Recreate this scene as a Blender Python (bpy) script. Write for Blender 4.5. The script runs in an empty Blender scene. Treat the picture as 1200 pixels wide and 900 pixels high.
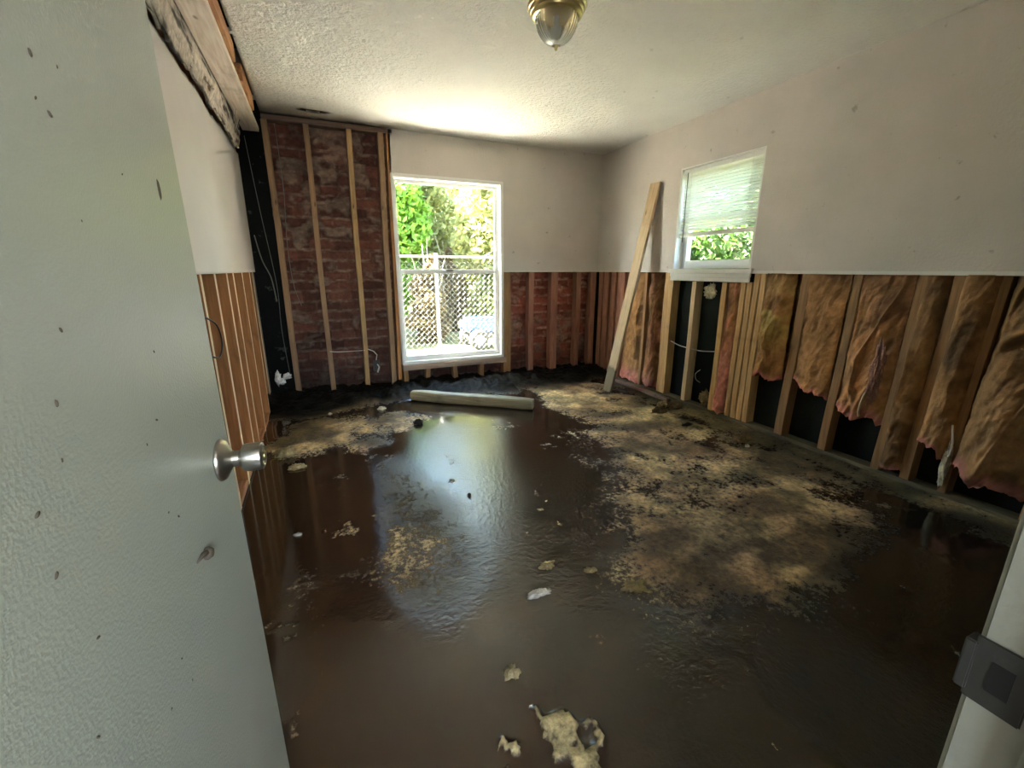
import bpy, bmesh, math, random
import numpy as np
from mathutils import Vector, Matrix
C = bpy.context.scene.collection
SC = bpy.context.scene
PI = math.pi
random.seed(7); RNG = np.random.RandomState(7)

# ------------------------------------------------------------------ camera, sky, sun, exposure
cam_d = bpy.data.cameras.new('camera'); cam = bpy.data.objects.new('camera', cam_d); C.objects.link(cam)
cam_d.sensor_width = 36; cam_d.lens = 510.3/1200*36; cam_d.clip_start = 0.02; cam_d.clip_end = 200
yaw, pitch = .4108, -.2568
fw = Vector((math.sin(yaw)*math.cos(pitch), math.cos(yaw)*math.cos(pitch), math.sin(pitch)))
cam.location = (-3.0156, -4.4239, 1.2204)
cam.rotation_euler = fw.to_track_quat('-Z', 'Y').to_euler()
SC.camera = cam
SKY = 1.35; SUN = 78.0; HALL_FILL = 15.0
w = bpy.data.worlds.new('world'); SC.world = w; w.use_nodes = True
wn = w.node_tree.nodes; wl = w.node_tree.links
sky = wn.new('ShaderNodeTexSky'); sky.sky_type = 'NISHITA'; sky.sun_disc = False
sky.sun_elevation = math.radians(58); sky.sun_rotation = math.radians(-80); sky.air_density = 1.0; sky.dust_density = 1.6
wm = wn.new('ShaderNodeMix'); wm.data_type = 'RGBA'; wm.blend_type = 'MULTIPLY'; wm.inputs[0].default_value = 1
wl.new(sky.outputs[0], wm.inputs[6]); wm.inputs[7].default_value = (.98, 1.0, .92, 1); wl.new(wm.outputs[2], wn['Background'].inputs[0]); wn['Background'].inputs[1].default_value = SKY
sd = bpy.data.lights.new('sun', 'SUN'); sd.energy = SUN; sd.angle = math.radians(.6); sd.color = (1, .95, .86)
sun = bpy.data.objects.new('sun', sd); C.objects.link(sun)
sun.rotation_euler = Vector((-.62, .12, 1)).to_track_quat('Z', 'Y').to_euler()
hd = bpy.data.lights.new('hall_fill', 'AREA'); hd.energy = HALL_FILL; hd.shape = 'RECTANGLE'; hd.size = 1.3; hd.size_y = 1.1; hd.color = (1, .97, .93)
hl = bpy.data.objects.new('hall_fill', hd); C.objects.link(hl); hl.location = (-2.95, -6.16, 1.5)      # added fill lamp behind the camera, in an invented hall opening
hl.rotation_euler = (math.radians(90), 0, 0)
def portal(loc, rot, sx, sy):
    d = bpy.data.lights.new('portal', 'AREA'); d.shape = 'RECTANGLE'; d.size = sx; d.size_y = sy; d.cycles.is_portal = True
    o = bpy.data.objects.new('portal', d); C.objects.link(o); o.location = loc; o.rotation_euler = rot
portal((-1.745, .30, 1.18), (-PI/2, 0, 0), 1.1, 1.8)
portal((.30, -1.615, 1.655), (0, PI/2, 0), .85, .85)
vs = SC.view_settings; vs.view_transform = 'Standard'; vs.look = 'None'; vs.gamma = 1; vs.use_curve_mapping = False
vs.exposure = 1.95
SC.cycles.max_bounces = 10; SC.cycles.diffuse_bounces = 6; SC.cycles.transparent_max_bounces = 16
SC.cycles.sample_clamp_indirect = 12

# ------------------------------------------------------------------ helpers
def vnoise(x, y, seed=0):
    xi = np.floor(x).astype(np.int64); yi = np.floor(y).astype(np.int64); fx = x-xi; fy = y-yi
    fx = fx*fx*(3-2*fx); fy = fy*fy*(3-2*fy)
    def h(a, b):
        n = (a*374761393 + b*668265263 + seed*974634777) & 0xffffffff
        n = ((n ^ (n >> 13))*1274126177) & 0xffffffff
        return ((n ^ (n >> 16)) & 0xffff)/65535.
    return (h(xi, yi)*(1-fx)+h(xi+1, yi)*fx)*(1-fy)+(h(xi, yi+1)*(1-fx)+h(xi+1, yi+1)*fx)*fy
def fbm(x, y, o=4, seed=0):
    s = 0; a = .5; t = 0
    for k in range(o):
        s = s+a*vnoise(x*2**k, y*2**k, seed+k*17); t += a; a *= .5
    return s/t
def sstep(a, b, x):
    t = np.clip((x-a)/(b-a), 0, 1); return t*t*(3-2*t)
def tag(o, label=None, cat=None, group=None, kind=None):
    if label: o['label'] = label
    if cat: o['category'] = cat
    if group: o['group'] = group
    if kind: o['kind'] = kind
    return o
def empty(name, loc=(0, 0, 0), rz=0):
    o = bpy.data.objects.new(name, None); C.objects.link(o); o.location = loc; o.rotation_euler = (0, 0, rz); o.empty_display_size = .1
    return o
class MB:
    def __init__(s): s.v = []; s.f = []
    def add(s, vs_, fs):
        n = len(s.v); s.v += [tuple(v) for v in vs_]; s.f += [tuple(i+n for i in f) for f in fs]; return s
    def box(s, x0, x1, y0, y1, z0, z1, M=None):
        v = [Vector((x, y, z)) for z in (z0, z1) for y in (y0, y1) for x in (x0, x1)]
        if M is not None: v = [M @ p for p in v]
        return s.add(v, [(0, 2, 3, 1), (4, 5, 7, 6), (0, 1, 5, 4), (2, 6, 7, 3), (0, 4, 6, 2), (1, 3, 7, 5)])
    def tube(s, pts, r, n=8, caps=True):
        pts = [Vector(p) for p in pts]; rr = r if isinstance(r, (list, tuple)) else [r]*len(pts)
        V = []; F = []; up = None
        for i, p in enumerate(pts):
            t = (pts[min(i+1, len(pts)-1)]-pts[max(i-1, 0)]).normalized()
            if up is None: up = Vector((0, 0, 1)) if abs(t.z) < .9 else Vector((1, 0, 0))
            a = t.cross(up).normalized(); b = a.cross(t); up = b
            for k in range(n):
                an = 2*PI*k/n; V.append(p+(a*math.cos(an)+b*math.sin(an))*rr[i])
        for i in range(len(pts)-1):
            for k in range(n): F.append((i*n+k, i*n+(k+1) % n, (i+1)*n+(k+1) % n, (i+1)*n+k))
        if caps: F.append(tuple(range(n))[::-1]); F.append(tuple((len(pts)-1)*n+k for k in range(n)))
        return s.add(V, F)
    def lathe(s, prof, n=40, M=None, rib=0, ribs=0, a0=0, a1=2*PI):
        V = []; F = []; full = abs(a1-a0-2*PI) < 1e-6; m = n if full else n+1
        for (r, z) in prof:
            for k in range(m):
                an = a0+(a1-a0)*k/n; q = r*(1+rib*math.cos(ribs*an)) if rib else r
                p = Vector((q*math.cos(an), q*math.sin(an), z)); V.append(M @ p if M is not None else p)
        for i in range(len(prof)-1):
            for k in range(n):
                k2 = (k+1) % m if full else k+1
                F.append((i*m+k, i*m+k2, (i+1)*m+k2, (i+1)*m+k))
        return s.add(V, F)
    def build(s, name, mat, parent=None, bevel=0, seg=2, smooth=False, loc=None):
        me = bpy.data.meshes.new(name); me.from_pydata(s.v, [], s.f); me.materials.append(mat)
        if smooth: me.polygons.foreach_set('use_smooth', [True]*len(me.polygons))
        bm = bmesh.new(); bm.from_mesh(me)
        bmesh.ops.recalc_face_normals(bm, faces=bm.faces)
        if bevel: bmesh.ops.bevel(bm, geom=bm.edges[:], offset=bevel, segments=seg, affect='EDGES', clamp_overlap=True)
        bm.to_mesh(me); bm.free()
        o = bpy.data.objects.new(name, me); C.objects.link(o)
        if parent: o.parent = parent
        if loc: o.location = loc
        return o
def grid_mesh(name, P, mat, col=None, attrs=None, parent=None, smooth=True, keep=None, back=None, flip=False):
    """P: (n,m,3) positions. back: (n,m,3) -> a closed slab. keep: (n-1,m-1) bool of faces kept"""
    n, m = P.shape[:2]; idx = np.arange(n*m).reshape(n, m)
    F = np.stack([idx[:-1, :-1], idx[1:, :-1], idx[1:, 1:], idx[:-1, 1:]], -1)
    if keep is None: keep = np.ones((n-1, m-1), bool)
    Fk = F[keep]; V = P.reshape(-1, 3); allF = [Fk]
    if back is not None:
        V = np.vstack([V, back.reshape(-1, 3)]); N = n*m
        allF.append(Fk[:, ::-1]+N)
        K = np.zeros((n+1, m+1), bool); K[1:-1, 1:-1] = keep
        k = keep
        # border faces between kept and unkept
        for (di, dj, a, b) in ((-1, 0, 0, 3), (1, 0, 1, 2), (0, -1, 0, 1), (0, 1, 3, 2)):
            nb = K[1+di:n+di, 1+dj:m+dj]
            e = k & ~nb; q = F[e]
            allF.append(np.stack([q[:, a], q[:, b], q[:, b]+N, q[:, a]+N], -1))
    Fa = np.vstack(allF)
    if flip: Fa = Fa[:, ::-1]
    me = bpy.data.meshes.new(name)
    me.vertices.add(len(V)); me.vertices.foreach_set('co', V.astype(np.float32).ravel())
    me.loops.add(Fa.size); me.loops.foreach_set('vertex_index', Fa.astype(np.int32).ravel())
    me.polygons.add(len(Fa)); me.polygons.foreach_set('loop_start', np.arange(0, Fa.size, 4, dtype=np.int32))
    me.polygons.foreach_set('loop_total', np.full(len(Fa), 4, np.int32))
    me.update(calc_edges=True); me.validate()
    if smooth: me.polygons.foreach_set('use_smooth', np.ones(len(me.polygons), bool))
    rep = 2 if back is not None else 1
    if col is not None:
        a = me.color_attributes.new('col', 'FLOAT_COLOR', 'POINT')
        c = np.ones((n*m, 4), np.float32); c[:, :3] = col.reshape(-1, 3); a.data.foreach_set('color', np.tile(c, (rep, 1)).ravel())
    for k_, v_ in (attrs or {}).items():
        a = me.attributes.new(k_, 'FLOAT', 'POINT'); a.data.foreach_set('value', np.tile(v_.astype(np.float32).ravel(), rep))
    me.materials.append(mat)
    o = bpy.data.objects.new(name, me); C.objects.link(o)
    if parent: o.parent = parent
    return o

# ------------------------------------------------------------------ materials
def newmat(name):
    m = bpy.data.materials.new(name); m.use_nodes = True
    return m, m.node_tree.nodes, m.node_tree.links, m.node_tree.nodes['Principled BSDF']
def simple(name, col, rough=.6, metal=0, spec=.5, bump=0, bscale=60, ior=None):
    m, n, l, b = newmat(name)
    b.inputs['Base Color'].default_value = (*col, 1); b.inputs['Roughness'].default_value = rough; b.inputs['Metallic'].default_value = metal
    b.inputs['Specular IOR Level'].default_value = spec
    if ior: b.inputs['IOR'].default_value = ior
    if bump:
        t = n.new('ShaderNodeTexCoord'); no = n.new('ShaderNodeTexNoise'); no.inputs['Scale'].default_value = bscale; no.inputs['Detail'].default_value = 4
        bp = n.new('ShaderNodeBump'); bp.inputs['Strength'].default_value = bump; bp.inputs['Distance'].default_value = .01
        l.new(t.outputs['Object'], no.inputs['Vector']); l.new(no.outputs[0], bp.inputs['Height']); l.new(bp.outputs[0], b.inputs['Normal'])
    return m
def mixcol(n, l, fac, a, b_):
    mx = n.new('ShaderNodeMix'); mx.data_type = 'RGBA'
    if isinstance(fac, (int, float)): mx.inputs[0].default_value = fac
    else: l.new(fac, mx.inputs[0])
    for sock, v in ((6, a), (7, b_)):
        if isinstance(v, tuple): mx.inputs[sock].default_value = (*v, 1)
        else: l.new(v, mx.inputs[sock])
    return mx.outputs[2]
def ramp(n, l, src, p0, p1, c0=0., c1=1.):
    r = n.new('ShaderNodeValToRGB'); r.color_ramp.elements[0].position = p0; r.color_ramp.elements[1].position = p1
    r.color_ramp.elements[0].color = (c0, c0, c0, 1); r.color_ramp.elements[1].color = (c1, c1, c1, 1)
    l.new(src, r.inputs[0]); return r.outputs[0]
def noise(n, l, scale, detail=4, vec=None, rough=.5, stretch=None, kind='Object'):
    t = n.new('ShaderNodeTexCoord'); v = t.outputs[kind]
    if stretch:
        mp = n.new('ShaderNodeMapping'); mp.inputs['Scale'].default_value = stretch; l.new(v, mp.inputs[0]); v = mp.outputs[0]
    no = n.new('ShaderNodeTexNoise'); no.inputs['Scale'].default_value = scale; no.inputs['Detail'].default_value = detail; no.inputs['Roughness'].default_value = rough
    l.new(v, no.inputs['Vector']); return no.outputs[0]
def wood(name, c1, c2, stain=.35, axis='z', rough=.7, stain_col=(.05, .035, .02)):
    m, n, l, b = newmat(name)
    st = {'z': (18, 18, 1.2), 'y': (18, 1.2, 18), 'x': (1.2, 18, 18)}[axis]
    g = noise(n, l, 4, 5, stretch=st); base = mixcol(n, l, ramp(n, l, g, .35, .65), c1, c2)
    s = noise(n, l, 5, 5, rough=.65); base = mixcol(n, l, ramp(n, l, s, .56, .74, 0, stain), base, stain_col)
    k = noise(n, l, 14, 1, stretch={'z': (1, 1, .35), 'y': (1, .35, 1), 'x': (.35, 1, 1)}[axis]); base = mixcol(n, l, ramp(n, l, k, .76, .8, 0, .8), base, (.06, .025, .01))
    l.new(base, b.inputs['Base Color']); b.inputs['Roughness'].default_value = rough
    bp = n.new('ShaderNodeBump'); bp.inputs['Strength'].default_value = .3; bp.inputs['Distance'].default_value = .004
    l.new(g, bp.inputs['Height']); l.new(bp.outputs[0], b.inputs['Normal'])
    return m
def paint(name, c, c2, spots=.5, rough=.55, bump=.12, bscale=90, big=1.6, spot_scale=16, spot_col=(.12, .1, .09), thr=.73):
    m, n, l, b = newmat(name)
    base = mixcol(n, l, ramp(n, l, noise(n, l, big, 4), .35, .7), c, c2)
    f1 = ramp(n, l, noise(n, l, spot_scale, 3, rough=.6), thr, thr+.05, 0, spots); base = mixcol(n, l, f1, base, spot_col)
    f2 = ramp(n, l, noise(n, l, spot_scale*3.3, 2), .75, .79, 0, spots*.7); base = mixcol(n, l, f2, base, spot_col)
    l.new(base, b.inputs['Base Color']); b.inputs['Roughness'].default_value = rough
    bp = n.new('ShaderNodeBump'); bp.inputs['Strength'].default_value = bump; bp.inputs['Distance'].default_value = .01
    l.new(noise(n, l, bscale, 3), bp.inputs['Height']); l.new(bp.outputs[0], b.inputs['Normal'])
    return m
def attrmat(name, rough=.8, bump=.5, bscale=90, spec=.3, dist=.01, var=.25):
    m, n, l, b = newmat(name)
    a = n.new('ShaderNodeAttribute'); a.attribute_name = 'col'
    no = noise(n, l, bscale*.35, 5, rough=.6)
    hs = n.new('ShaderNodeHueSaturation'); l.new(a.outputs['Color'], hs.inputs['Color']); l.new(ramp(n, l, no, .3, .7, 1-var, 1+var), hs.inputs['Value'])
    l.new(hs.outputs[0], b.inputs['Base Color']); b.inputs['Roughness'].default_value = rough; b.inputs['Specular IOR Level'].default_value = spec
    if bump:
        bp = n.new('ShaderNodeBump'); bp.inputs['Strength'].default_value = bump; bp.inputs['Distance'].default_value = dist
        l.new(noise(n, l, bscale, 4, rough=.6), bp.inputs['Height']); l.new(bp.outputs[0], b.inputs['Normal'])
    return m
def glassmat(name, haze=.0):
    m = bpy.data.materials.new(name); m.use_nodes = True; n = m.node_tree.nodes; l = m.node_tree.links; n.clear()
    o = n.new('ShaderNodeOutputMaterial'); t = n.new('ShaderNodeBsdfTransparent'); t.inputs[0].default_value = (.93, .95, .93, 1)
    g = n.new('ShaderNodeBsdfGlossy'); g.inputs['Roughness'].default_value = .02
    lw = n.new('ShaderNodeLayerWeight'); pw = n.new('ShaderNodeMath'); pw.operation = 'POWER'; l.new(lw.outputs['Facing'], pw.inputs[0]); pw.inputs[1].default_value = 5
    f = n.new('ShaderNodeMath'); f.operation = 'MULTIPLY_ADD'; l.new(pw.outputs[0], f.inputs[0]); f.inputs[1].default_value = .9; f.inputs[2].default_value = .04; lw.inputs[0].default_value = .5
    mx = n.new('ShaderNodeMixShader'); l.new(f.outputs[0], mx.inputs[0]); l.new(t.outputs[0], mx.inputs[1]); l.new(g.outputs[0], mx.inputs[2])
    out = mx.outputs[0]
    if haze:
        d = n.new('ShaderNodeBsdfTranslucent'); d.inputs[0].default_value = (.9, .9, .85, 1)
        m2 = n.new('ShaderNodeMixShader'); m2.inputs[0].default_value = haze; l.new(out, m2.inputs[1]); l.new(d.outputs[0], m2.inputs[2]); out = m2.outputs[0]
    l.new(out, o.inputs[0]); return m
M = {}
M['wall'] = paint('pale_wall_paint', (.64, .57, .535), (.56, .515, .475), .8, .6, .15, 120)
M['wall'] = paint('pale_wall_paint', (.62, .56, .525), (.54, .50, .465), .7, .6, .3, 70, big=2.6, spot_scale=11, spot_col=(.30, .26, .23), thr=.68)
M['wall_left'] = paint('left_wall_paint', (.62, .565, .55), (.56, .51, .50), .4, .6, .12, 120)
M['door'] = paint('door_paint', (.34, .36, .30), (.31, .33, .275), .2, .3, .12, 260, spot_scale=22, thr=.76, spot_col=(.15, .11, .07))
M['white'] = paint('white_trim_paint', (.70, .69, .65), (.62, .61, .56), .3, .45, .05, 60)
M['vinyl'] = simple('white_window_vinyl', (.78, .78, .75), .4)
M['jamb'] = paint('jamb_paint', (.36, .37, .31), (.29, .30, .25), .4, .4, .15, 90)
M['wood_y'] = wood('yellow_pine', (.62, .40, .17), (.48, .28, .11), .35)
M['wood_o'] = wood('orange_pine', (.47, .215, .07), (.33, .14, .045), .5)
M['wood_p'] = wood('pinkish_stained_wood', (.42, .20, .125), (.27, .11, .075), .55)
M['wood_b'] = wood('brown_weathered_wood', (.36, .195, .08), (.25, .13, .05), .45)
M['wood_pale'] = wood('pale_board_wood', (.66, .50, .30), (.54, .39, .22), .25)
def waterline(m, h, c, f=.8):
    n = m.node_tree.nodes; l = m.node_tree.links; b = n['Principled BSDF']; src = b.inputs['Base Color'].links[0].from_socket
    t = n.new('ShaderNodeTexCoord'); sx = n.new('ShaderNodeSeparateXYZ'); l.new(t.outputs['Object'], sx.inputs[0])
    no = noise(n, l, 9, 3); ad = n.new('ShaderNodeMath'); ad.operation = 'MULTIPLY_ADD'; l.new(no, ad.inputs[0]); ad.inputs[1].default_value = .12; l.new(sx.outputs[2], ad.inputs[2])
    l.new(mixcol(n, l, ramp(n, l, ad.outputs[0], h, h+.03, f, 0), src, c), b.inputs['Base Color']); return m
M['plank'] = waterline(wood('pale_plank', (.56, .42, .26), (.46, .33, .19), .2), .30, (.10, .085, .045))
M['wood_k'] = wood('dim_brown_stud', (.34, .20, .105), (.24, .14, .075), .5)
M['wood_my'] = wood('dim_yellow_stud', (.44, .28, .12), (.32, .19, .085), .5)
M['lit_edge'] = wood('painted_lit_edge', (.80, .62, .40), (.70, .50, .30), .25)  # same pine made paler: light on the stud fronts put into the colour
M['wood_beam'] = wood('whitewashed_plate', (.78, .70, .62), (.62, .50, .42), .3, 'y')
M['wood_oy'] = wood('orange_plate', (.52, .25, .10), (.33, .14, .06), .5, 'y')
M['wood_dx'] = wood('dirty_plate', (.24, .15, .11), (.12, .08, .06), .6, 'x')
M['mudwood'] = wood('mud_coated_wood', (.15, .12, .07), (.085, .07, .04), .6, 'y')
M['wood_sill'] = wood('rough_sill_wood', (.45, .33, .25), (.30, .21, .16), .4, 'x')
M['timber'] = wood('wet_timber', (.36, .32, .19), (.24, .20, .11), .5, 'x', .45)
M['brick'] = attrmat('brick_and_mortar', .85, .6, 70)
M['batt'] = attrmat('kraft_faced_insulation', .8, .5, 60)
M['pink'] = attrmat('pink_glass_wool', .95, .9, 160, var=.35)
M['debris'] = attrmat('torn_plaster', .9, .9, 80, var=.4)
M['black'] = paint('black_sheathing', (.006, .008, .007), (.013, .016, .013), .3, .9, .3, 40, spot_col=(.05, .055, .05))
M['mold'] = paint('black_moldy_board', (.003, .0035, .003), (.009, .010, .009), .8, .8, .5, 18, spot_col=(.06, .07, .062), spot_scale=9, thr=.62)
M['dark'] = simple('dark_attic', (.02, .015, .012), .9)
for k_ in ('black', 'mold'): M[k_].node_tree.nodes['Principled BSDF'].inputs['Specular IOR Level'].default_value = .15
M['brass'] = simple('aged_brass', (.60, .50, .26), .28, 1)
M['steel'] = simple('satin_nickel', (.42, .40, .36), .3, 1, bump=.1)
M['strike'] = simple('grimy_strike_plate', (.055, .055, .05), .5, .5, bump=.1, bscale=120)
M['ext'] = simple('outer_wall', (.35, .3, .26), .9)
M['cable'] = simple('white_cable', (.62, .58, .52), .5)
M['strand'] = simple('dusty_strand', (.16, .16, .15), .8)
M['blackwire'] = simple('black_wire', (.01, .01, .01), .4)
M['glass'] = glassmat('window_glass')
m, n, l, b = newmat('prismatic_glass'); b.inputs['Transmission Weight'].default_value = 1; b.inputs['Roughness'].default_value = .12; b.inputs['IOR'].default_value = 1.45; M['prism'] = m
m = bpy.data.materials.new('blind_slat'); m.use_nodes = True; n = m.node_tree.nodes; l = m.node_tree.links; b = n['Principled BSDF']
b.inputs['Base Color'].default_value = (.86, .86, .80, 1); b.inputs['Roughness'].default_value = .5
tr = n.new('ShaderNodeBsdfTranslucent'); tr.inputs[0].default_value = (.9, .9, .78, 1); mx = n.new('ShaderNodeMixShader'); mx.inputs[0].default_value = .28
l.new(b.outputs[0], mx.inputs[1]); l.new(tr.outputs[0], mx.inputs[2]); l.new(mx.outputs[0], n['Material Output'].inputs[0]); M['slat'] = m

# ceiling material: textured, stained by damp along the far left seam
m, n, l, b = newmat('textured_ceiling')
a = n.new('ShaderNodeAttribute'); a.attribute_name = 'col'; l.new(a.outputs['Color'], b.inputs['Base Color']); b.inputs['Roughness'].default_value = .85
bp = n.new('ShaderNodeBump'); bp.inputs['Strength'].default_value = .8; bp.inputs['Distance'].default_value = .02
l.new(noise(n, l, 34, 5, rough=.6), bp.inputs['Height']); l.new(bp.outputs[0], b.inputs['Normal']); M['ceiling'] = m

# flooded floor: colour and wetness come with the mesh
m, n, l, b = newmat('muddy_wet_floor')
a = n.new('ShaderNodeAttribute'); a.attribute_name = 'col'; wv = n.new('ShaderNodeAttribute'); wv.attribute_name = 'wet'
cw = n.new('ShaderNodeAttribute'); cw.attribute_name = 'colw'
def math_(op, x, y):
    q_ = n.new('ShaderNodeMath'); q_.operation = op
    for i, v in enumerate((x, y)):
        if isinstance(v, (int, float)): q_.inputs[i].default_value = v
        else: l.new(v, q_.inputs[i])
    return q_.outputs[0]
fine = noise(n, l, 40, 9, rough=.75); fine2 = noise(n, l, 9, 6, rough=.6, stretch=(1, .55, 1)); fine3 = noise(n, l, 80, 3)
pot = math_('ADD', wv.outputs['Fac'], math_('MULTIPLY', math_('SUBTRACT', fine, .5), 1.15))
pot = math_('ADD', pot, math_('MULTIPLY', math_('SUBTRACT', fine2, .5), .5))
dry_ = ramp(n, l, pot, .40, .66)
hs = n.new('ShaderNodeHueSaturation'); l.new(a.outputs['Color'], hs.inputs['Color']); l.new(ramp(n, l, math_('ADD', math_('MULTIPLY', fine, .6), math_('MULTIPLY', fine2, .4)), .40, .59, .28, 1.6), hs.inputs['Value'])
colf = mixcol(n, l, dry_, cw.outputs['Color'], hs.outputs[0]); l.new(colf, b.inputs['Base Color'])
mr = n.new('ShaderNodeMapRange'); l.new(dry_, mr.inputs[0]); mr.inputs[3].default_value = .07; mr.inputs[4].default_value = .55; l.new(mr.outputs[0], b.inputs['Roughness'])
mi = n.new('ShaderNodeMapRange'); l.new(dry_, mi.inputs[0]); mi.inputs[3].default_value = 1.56; mi.inputs[4].default_value = 1.4; l.new(mi.outputs[0], b.inputs['IOR'])
sp_ = n.new('ShaderNodeAttribute'); sp_.attribute_name = 'sheen'; l.new(math_('MULTIPLY', sp_.outputs['Fac'], .5), b.inputs['Specular IOR Level'])
b1 = n.new('ShaderNodeBump'); b1.inputs['Distance'].default_value = .006; b1.inputs['Strength'].default_value = .55
hh_ = math_('MULTIPLY', dry_, math_('ADD', .5, fine3)); l.new(hh_, b1.inputs['Height'])
b2 = n.new('ShaderNodeBump'); b2.inputs['Distance'].default_value = .007
rp = n.new('ShaderNodeAttribute'); rp.attribute_name = 'ripple'; l.new(rp.outputs['Fac'], b2.inputs['Strength'])
l.new(noise(n, l, 42, 5, rough=.65), b2.inputs['Height']); l.new(b1.outputs[0], b2.inputs['Normal']); l.new(b2.outputs[0], b.inputs['Normal']); M['floor'] = m

# ------------------------------------------------------------------ the setting
W = -3.5; D = -4.306; H = 2.44; CUT = 1.2; DW0, DW1 = -3.248, -2.538
def S(o): o['kind'] = 'structure'; return o
# --- floor
def inpoly(X, Y, poly):
    r = np.zeros(X.shape, bool); k = len(poly); j = k-1
    for i in range(k):
        xi, yi = poly[i]; xj, yj = poly[j]
        c = ((yi > Y) != (yj > Y)) & (X < (xj-xi)*(Y-yi)/(yj-yi+1e-12)+xi); r ^= c; j = i
    return r
def blur(A, k):
    for ax in (0, 1):
        for _ in range(2):
            cs = np.cumsum(np.pad(A, [(k+1, k) if i == ax else (0, 0) for i in range(2)], mode='edge'), axis=ax)
            A = (np.take(cs, range(2*k+1, cs.shape[ax]), ax)-np.take(cs, range(0, cs.shape[ax]-2*k-1), ax))/(2*k+1)
    return A
fx = np.arange(-3.62, .10, .013); fy = np.arange(-6.2, .10, .013); X, Y = np.meshgrid(fx, fy, indexing='ij')
n1 = fbm(X*2.2, Y*2.2, 5, 3); n2 = fbm(X*9, Y*9, 4, 11); n3 = fbm(X*30, Y*30, 3, 23); n4 = fbm(X*1.1+5, Y*1.1, 3, 31)
right = [(-.9, -.25), (-.1, -.5), (-.05, -2.7), (-.10, -3.35), (-.5, -3.55), (-.983, -3.664), (-1.548, -3.50), (-1.95, -3.62), (-1.93, -3.40), (-1.78, -3.0), (-1.60, -2.45), (-1.20, -1.6), (-1.25, -.7)]
left = [(-3.542, -1.05), (-3.309, -.62), (-2.6, -.55), (-2.30, -.60), (-2.30, -1.0), (-2.60, -1.35), (-2.80, -1.55), (-2.95, -1.40), (-3.15, -1.35), (-3.45, -1.42)]
rib_ = [(-2.85, -1.5), (-2.62, -1.75), (-2.52, -2.3), (-2.46, -2.772), (-2.6, -3.1), (-2.85, -3.0), (-3.0, -2.80), (-2.84, -2.368)]
clump = [(-2.57, -3.545), (-2.485, -3.568), (-2.464, -3.679), (-2.52, -3.80), (-2.609, -3.707), (-2.591, -3.624)]
edgey = inpoly(X, Y, [(-1.45, -1.6), (-1.0, -1.5), (-1.35, -2.6), (-1.65, -3.2), (-2.0, -3.55), (-2.1, -3.2), (-1.75, -2.6)]).astype(float)
T = blur(inpoly(X, Y, right).astype(float), 16)*1.0; T = np.maximum(T, blur(inpoly(X, Y, left).astype(float), 9)*1.0)
Tr = blur(inpoly(X, Y, rib_).astype(float), 10); Tc = blur(inpoly(X, Y, clump).astype(float), 2)
Te = blur(edgey, 10)
q = T+(n1-.5)*1.3+(n2-.5)*.55+(n3-.5)*.25
pot = np.clip(q*.72, 0, 1.1); pot = np.maximum(pot, sstep(-.42, -.12, X+(n2-.5)*.2)*.62*(Y < -.5)*(Y > -4.0))
pot = np.maximum(pot, np.clip(np.maximum(Tr, Te*.9)*.50+(n2-.5)*.30+(n3-.5)*.2, 0, 1))
isl = fbm(X*5, Y*5, 4, 77); pot = np.maximum(pot, sstep(.60, .74, isl*.6+n3*.4)*.50*(Y < -1.2))
gx = (X+2.535)+.35*(Y+3.66); gy = Y+3.665
gc = 1.25*np.exp(-(gx/.070)**2-(gy/.13)**2)+.55*np.exp(-((X+2.66)/.05)**2-((Y+3.63)/.07)**2)
dc = sstep(.50, .66, gc*.9+(fbm(X*16, Y*16, 4, 140)-.5)*1.9+(n3-.5)*.9)*sstep(.04, .2, gc); pot = np.maximum(pot, dc*(.62+.3*n3))
mixr = sstep(.42, .60, fbm(X*3+9, Y*3, 5, 5))[..., None]
near = sstep(-.9, -2.9, Y+.55*X+.6)[..., None]
tan = np.array([.27, .21, .11]); tanr = np.array([.13, .085, .048])
mixr = np.clip(mixr+.45*sstep(.3, 1.2, -Y-1.6-X*.0)[..., None]*(X > -1.9)[..., None], 0, 1)
ol = sstep(-.45, -.15, X+(n2-.5)*.25)[..., None]
dcol = (tan*(1-mixr*.85)+tanr*mixr*.85)*(.55+.9*n2[..., None]); sk_ = fbm(X*3.5+Y*2, Y*5-X*1.5, 5, 131)[..., None]; dcol = dcol*(.75+1.75*sstep(.36, .64, sk_))*(1-.35*sstep(-2.0, -2.3, X)[..., None]*np.array([.8, 1.0, 1.15])); dcol = dcol*(1-ol*.75)+np.array([.075, .066, .034])*(.4+1.2*n2[..., None])*ol*.75
dcol = dcol*(1-sstep(.35, .5, Tr+Te*0)[..., None]*0)
wetc = np.stack([.028+.018*n1, .0175+.012*n1, .010+.008*n1], -1)
lb_ = sstep(-2.3, -2.9, X)[..., None]; wetc = wetc*(1-lb_)+wetc*np.array([1.1, .85, .72])*lb_
dcol = dcol*(1-dc[..., None])+np.array([.44, .35, .17])*(.45+.9*n3[..., None])*dc[..., None]
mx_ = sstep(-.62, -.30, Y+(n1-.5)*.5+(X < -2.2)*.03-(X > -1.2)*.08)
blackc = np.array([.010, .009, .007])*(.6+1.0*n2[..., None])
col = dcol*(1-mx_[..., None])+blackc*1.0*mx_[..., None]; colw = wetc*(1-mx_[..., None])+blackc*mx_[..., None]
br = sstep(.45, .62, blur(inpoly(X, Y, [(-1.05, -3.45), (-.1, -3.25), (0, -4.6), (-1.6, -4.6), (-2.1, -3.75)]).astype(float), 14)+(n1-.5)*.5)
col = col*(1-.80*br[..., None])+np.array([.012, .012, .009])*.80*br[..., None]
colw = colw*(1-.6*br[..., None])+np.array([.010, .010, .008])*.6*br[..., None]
pot = np.maximum(pot, mx_*.8)
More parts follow.
